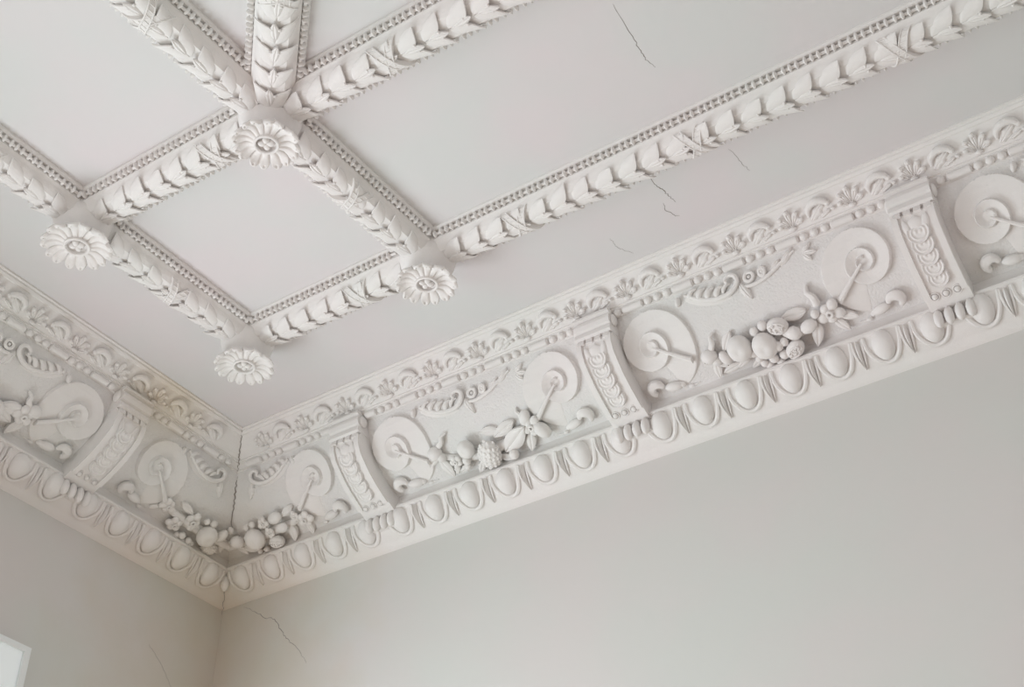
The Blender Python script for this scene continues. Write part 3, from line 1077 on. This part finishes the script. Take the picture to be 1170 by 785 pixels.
beam((NX[1], NY[1]), (NX[1] + 2.2, NY[1] - 2.2), 'diagonal ceiling beam rising from the topmost rosette to the top edge', 1, (.62, 1.4))


# ------------------------------------------------------------------ rosettes
def rosette(x, y, label, spin=0.0, sc=1.0):
    zc = -.184
    T = thing('ceiling_rosette', label, 'rosette', (x, y, zc), 'pendant plaster rosettes at the beam crossings')
    mb = MB()
    mb.lathe([(.001, -.01), (.118, -.012), (.120, -.06), (.112, -.09), (.098, -.115), (.086, -.130), (.078, -.140), (.074, -.148), (.060, -.152), (.001, -.153)], (x, y, 0), 28)
    mb.build('stem', M_ORN, T)
    N = 8
    for k in range(N):
        w0 = spin + 2 * PI * k / N
        def top(u, v, dz=0.0):
            q = (v - .5) * 2                                  # across the petal
            lob = abs(math.sin(q * PI))                       # two lobes
            R = (.122 + .010 * lob - .010 * q * q) * sc
            r = .040 + (R - .040) * u
            half = (PI / N) * (1.0 - .05 * u * u)
            w = w0 + q * half
            ridge = .007 * u * lob - .009 * math.exp(-(q / .14) ** 2) * (u ** .5) - .013 * u * abs(q) ** 8
            cup = -.016 * math.sin(PI * min(1, u * 1.05)) + .012 * u ** 3
            tipc = -.014 * max(0, u - .88) / .12
            pit = 0
            for qq in (-.5, .5):
                pit += .012 * math.exp(-(((q - qq) * half * r) ** 2 + ((u - .86) * (R - .040)) ** 2) / .000014)
            z = zc - .004 - (ridge + tipc - pit) - cup + dz
            return (x + r * math.cos(w), y + r * math.sin(w), z)
        mb = MB()
        mb.slab(lambda u, v: top(u, v), lambda u, v: top(u * .97, .5 + (v - .5) * .96, .014), 24, 31)
        mb.build('petal', M_ORN, T)
    mb = MB()
    mb.torus((x, y, zc - .004), .044 * sc, .0060, 28, 8)
    mb.lathe([(.001, .016), (.030, .014), (.040, .006), (.045, -.004)], (x, y, zc), 24)
    cup = mb.build('cup_rim', M_ORN, T)
    for k in range(4):
        w = spin + .4 + k * PI / 2
        mb = MB()
        mb.ell((x + .0165 * math.cos(w), y + .0165 * math.sin(w), zc + .006), (.0175, .0140, .0150), w, 12, 8)
        mb.build('bud', M_ORN, cup)
    return T


rosette(NX[1], NY[1], 'plaster rosette at the top, where the diagonal beam meets the straight beams', .2, .98)
rosette(NX[1], NY[0], 'plaster rosette at the start of the long beam nearest the right wall', .5, 1.0)
rosette(NX[0], NY[0], 'lowest plaster rosette, hanging nearest to the room corner', .3, 1.04)
rosette(NX[0], NY[1], 'leftmost plaster rosette, near the left edge of the photo', .1, 1.1)

# ------------------------------------------------------------------ white lit blind low on the left wall
T = thing('window_blind', 'plain white window blind in a thin frame, bottom left corner of the photo', 'blind', (.0, -1.8, -1.45))
mb = MB()
mb.box((0, -2.50, -1.640), (.024, -1.13, -1.285))
mb.build('blind_cloth', M_BLIND, T, smooth=False)
t = .026
for a, b in (((0, -1.128, -1.666), (.036, -1.098, -1.259)), ((0, -2.528, -1.666), (.036, -2.502, -1.259)),
             ((0, -2.502, -1.285), (.036, -1.128, -1.259)), ((0, -2.502, -1.666), (.036, -1.128, -1.640))):
    mb = MB(); mb.box(a, b); mb.build('frame_bar', M_PANEL, T, smooth=False)


# ------------------------------------------------------------------ hairline cracks
def crack(pts, nrm, parent, wd=.003):
    mb = MB()
    P = [Vector(p) for p in pts]
    Q = []
    for i in range(len(P) - 1):
        for k in range(6):
            Q.append(P[i].lerp(P[i + 1], k / 6))
    Q.append(P[-1])
    n = Vector(nrm)
    vs, fs = [], []
    for i, q in enumerate(Q):
        t = (Q[min(i + 1, len(Q) - 1)] - Q[max(i - 1, 0)]).normalized()
        sd = n.cross(t).normalized()
        u = i / (len(Q) - 1)
        w = wd * (.25 + .75 * math.sin(PI * u)) * random.uniform(.6, 1.1) / 2
        off = sd * random.uniform(-.004, .004)
        for sg, up in ((-1, .0002), (0, .0010), (1, .0002)):
            vs.append(tuple(q + off + sd * w * sg + n * up))
    for i in range(len(Q) - 1):
        for j in (0, 1):
            fs.append((3 * i + j, 3 * i + j + 1, 3 * i + j + 4, 3 * i + j + 3))
    mb.add(vs, fs)
    mb.build('crack', M_DIRT, parent, smooth=False, label='thin dark crack')


D = (0, 0, -1)
crack([(3.418, -1.766, 0), (3.399, -1.603, 0), (3.393, -1.538, 0), (3.386, -1.483, 0), (3.394, -1.433, 0)], D, ceiling, .004)
crack([(3.093, -.962, 0), (3.088, -.893, 0), (3.096, -.857, 0), (3.101, -.811, 0), (3.101, -.768, 0)], D, ceiling, .005)
crack([(3.058, -.791, 0), (3.049, -.747, 0), (3.06, -.702, 0), (3.075, -.685, 0)], D, ceiling, .004)
crack([(2.773, -.729, 0), (2.765, -.674, 0), (2.778, -.632, 0), (2.805, -.593, 0)], D, ceiling, .002)
crack([(3.422, -.913, 0), (3.427, -.835, 0), (3.431, -.761, 0)], D, ceiling, .002)
crack([(.148, 0, -.624), (.229, 0, -.676), (.307, 0, -.731), (.373, 0, -.755), (.43, 0, -.841), (.483, 0, -.901), (.546, 0, -.959), (.612, 0, -1.052)], (0, -1, 0), wall_right, .004)
crack([(0, -.436, -.969), (0, -.37, -1.01), (0, -.314, -1.06), (0, -.262, -1.116)], (1, 0, 0), wall_left, .002)
DG = (.577, -.577, -.577)
crack([(.548, -.548, -.012), (.520, -.520, -.036), (.485, -.485, -.072), (.452, -.452, -.098), (.436, -.436, -.122), (.420, -.420, -.142)], DG, trims['topR'], .006)
crack([(.403, -.403, -.150), (.384, -.384, -.205), (.356, -.356, -.255), (.314, -.314, -.312), (.262, -.262, -.358)], DG, trims['frzR'], .006)
crack([(.150, -.150, -.490), (.132, -.132, -.53), (.085, -.085, -.575), (.03, -.03, -.602), (.004, -.004, -.63)], DG, trims['eggR'], .003)
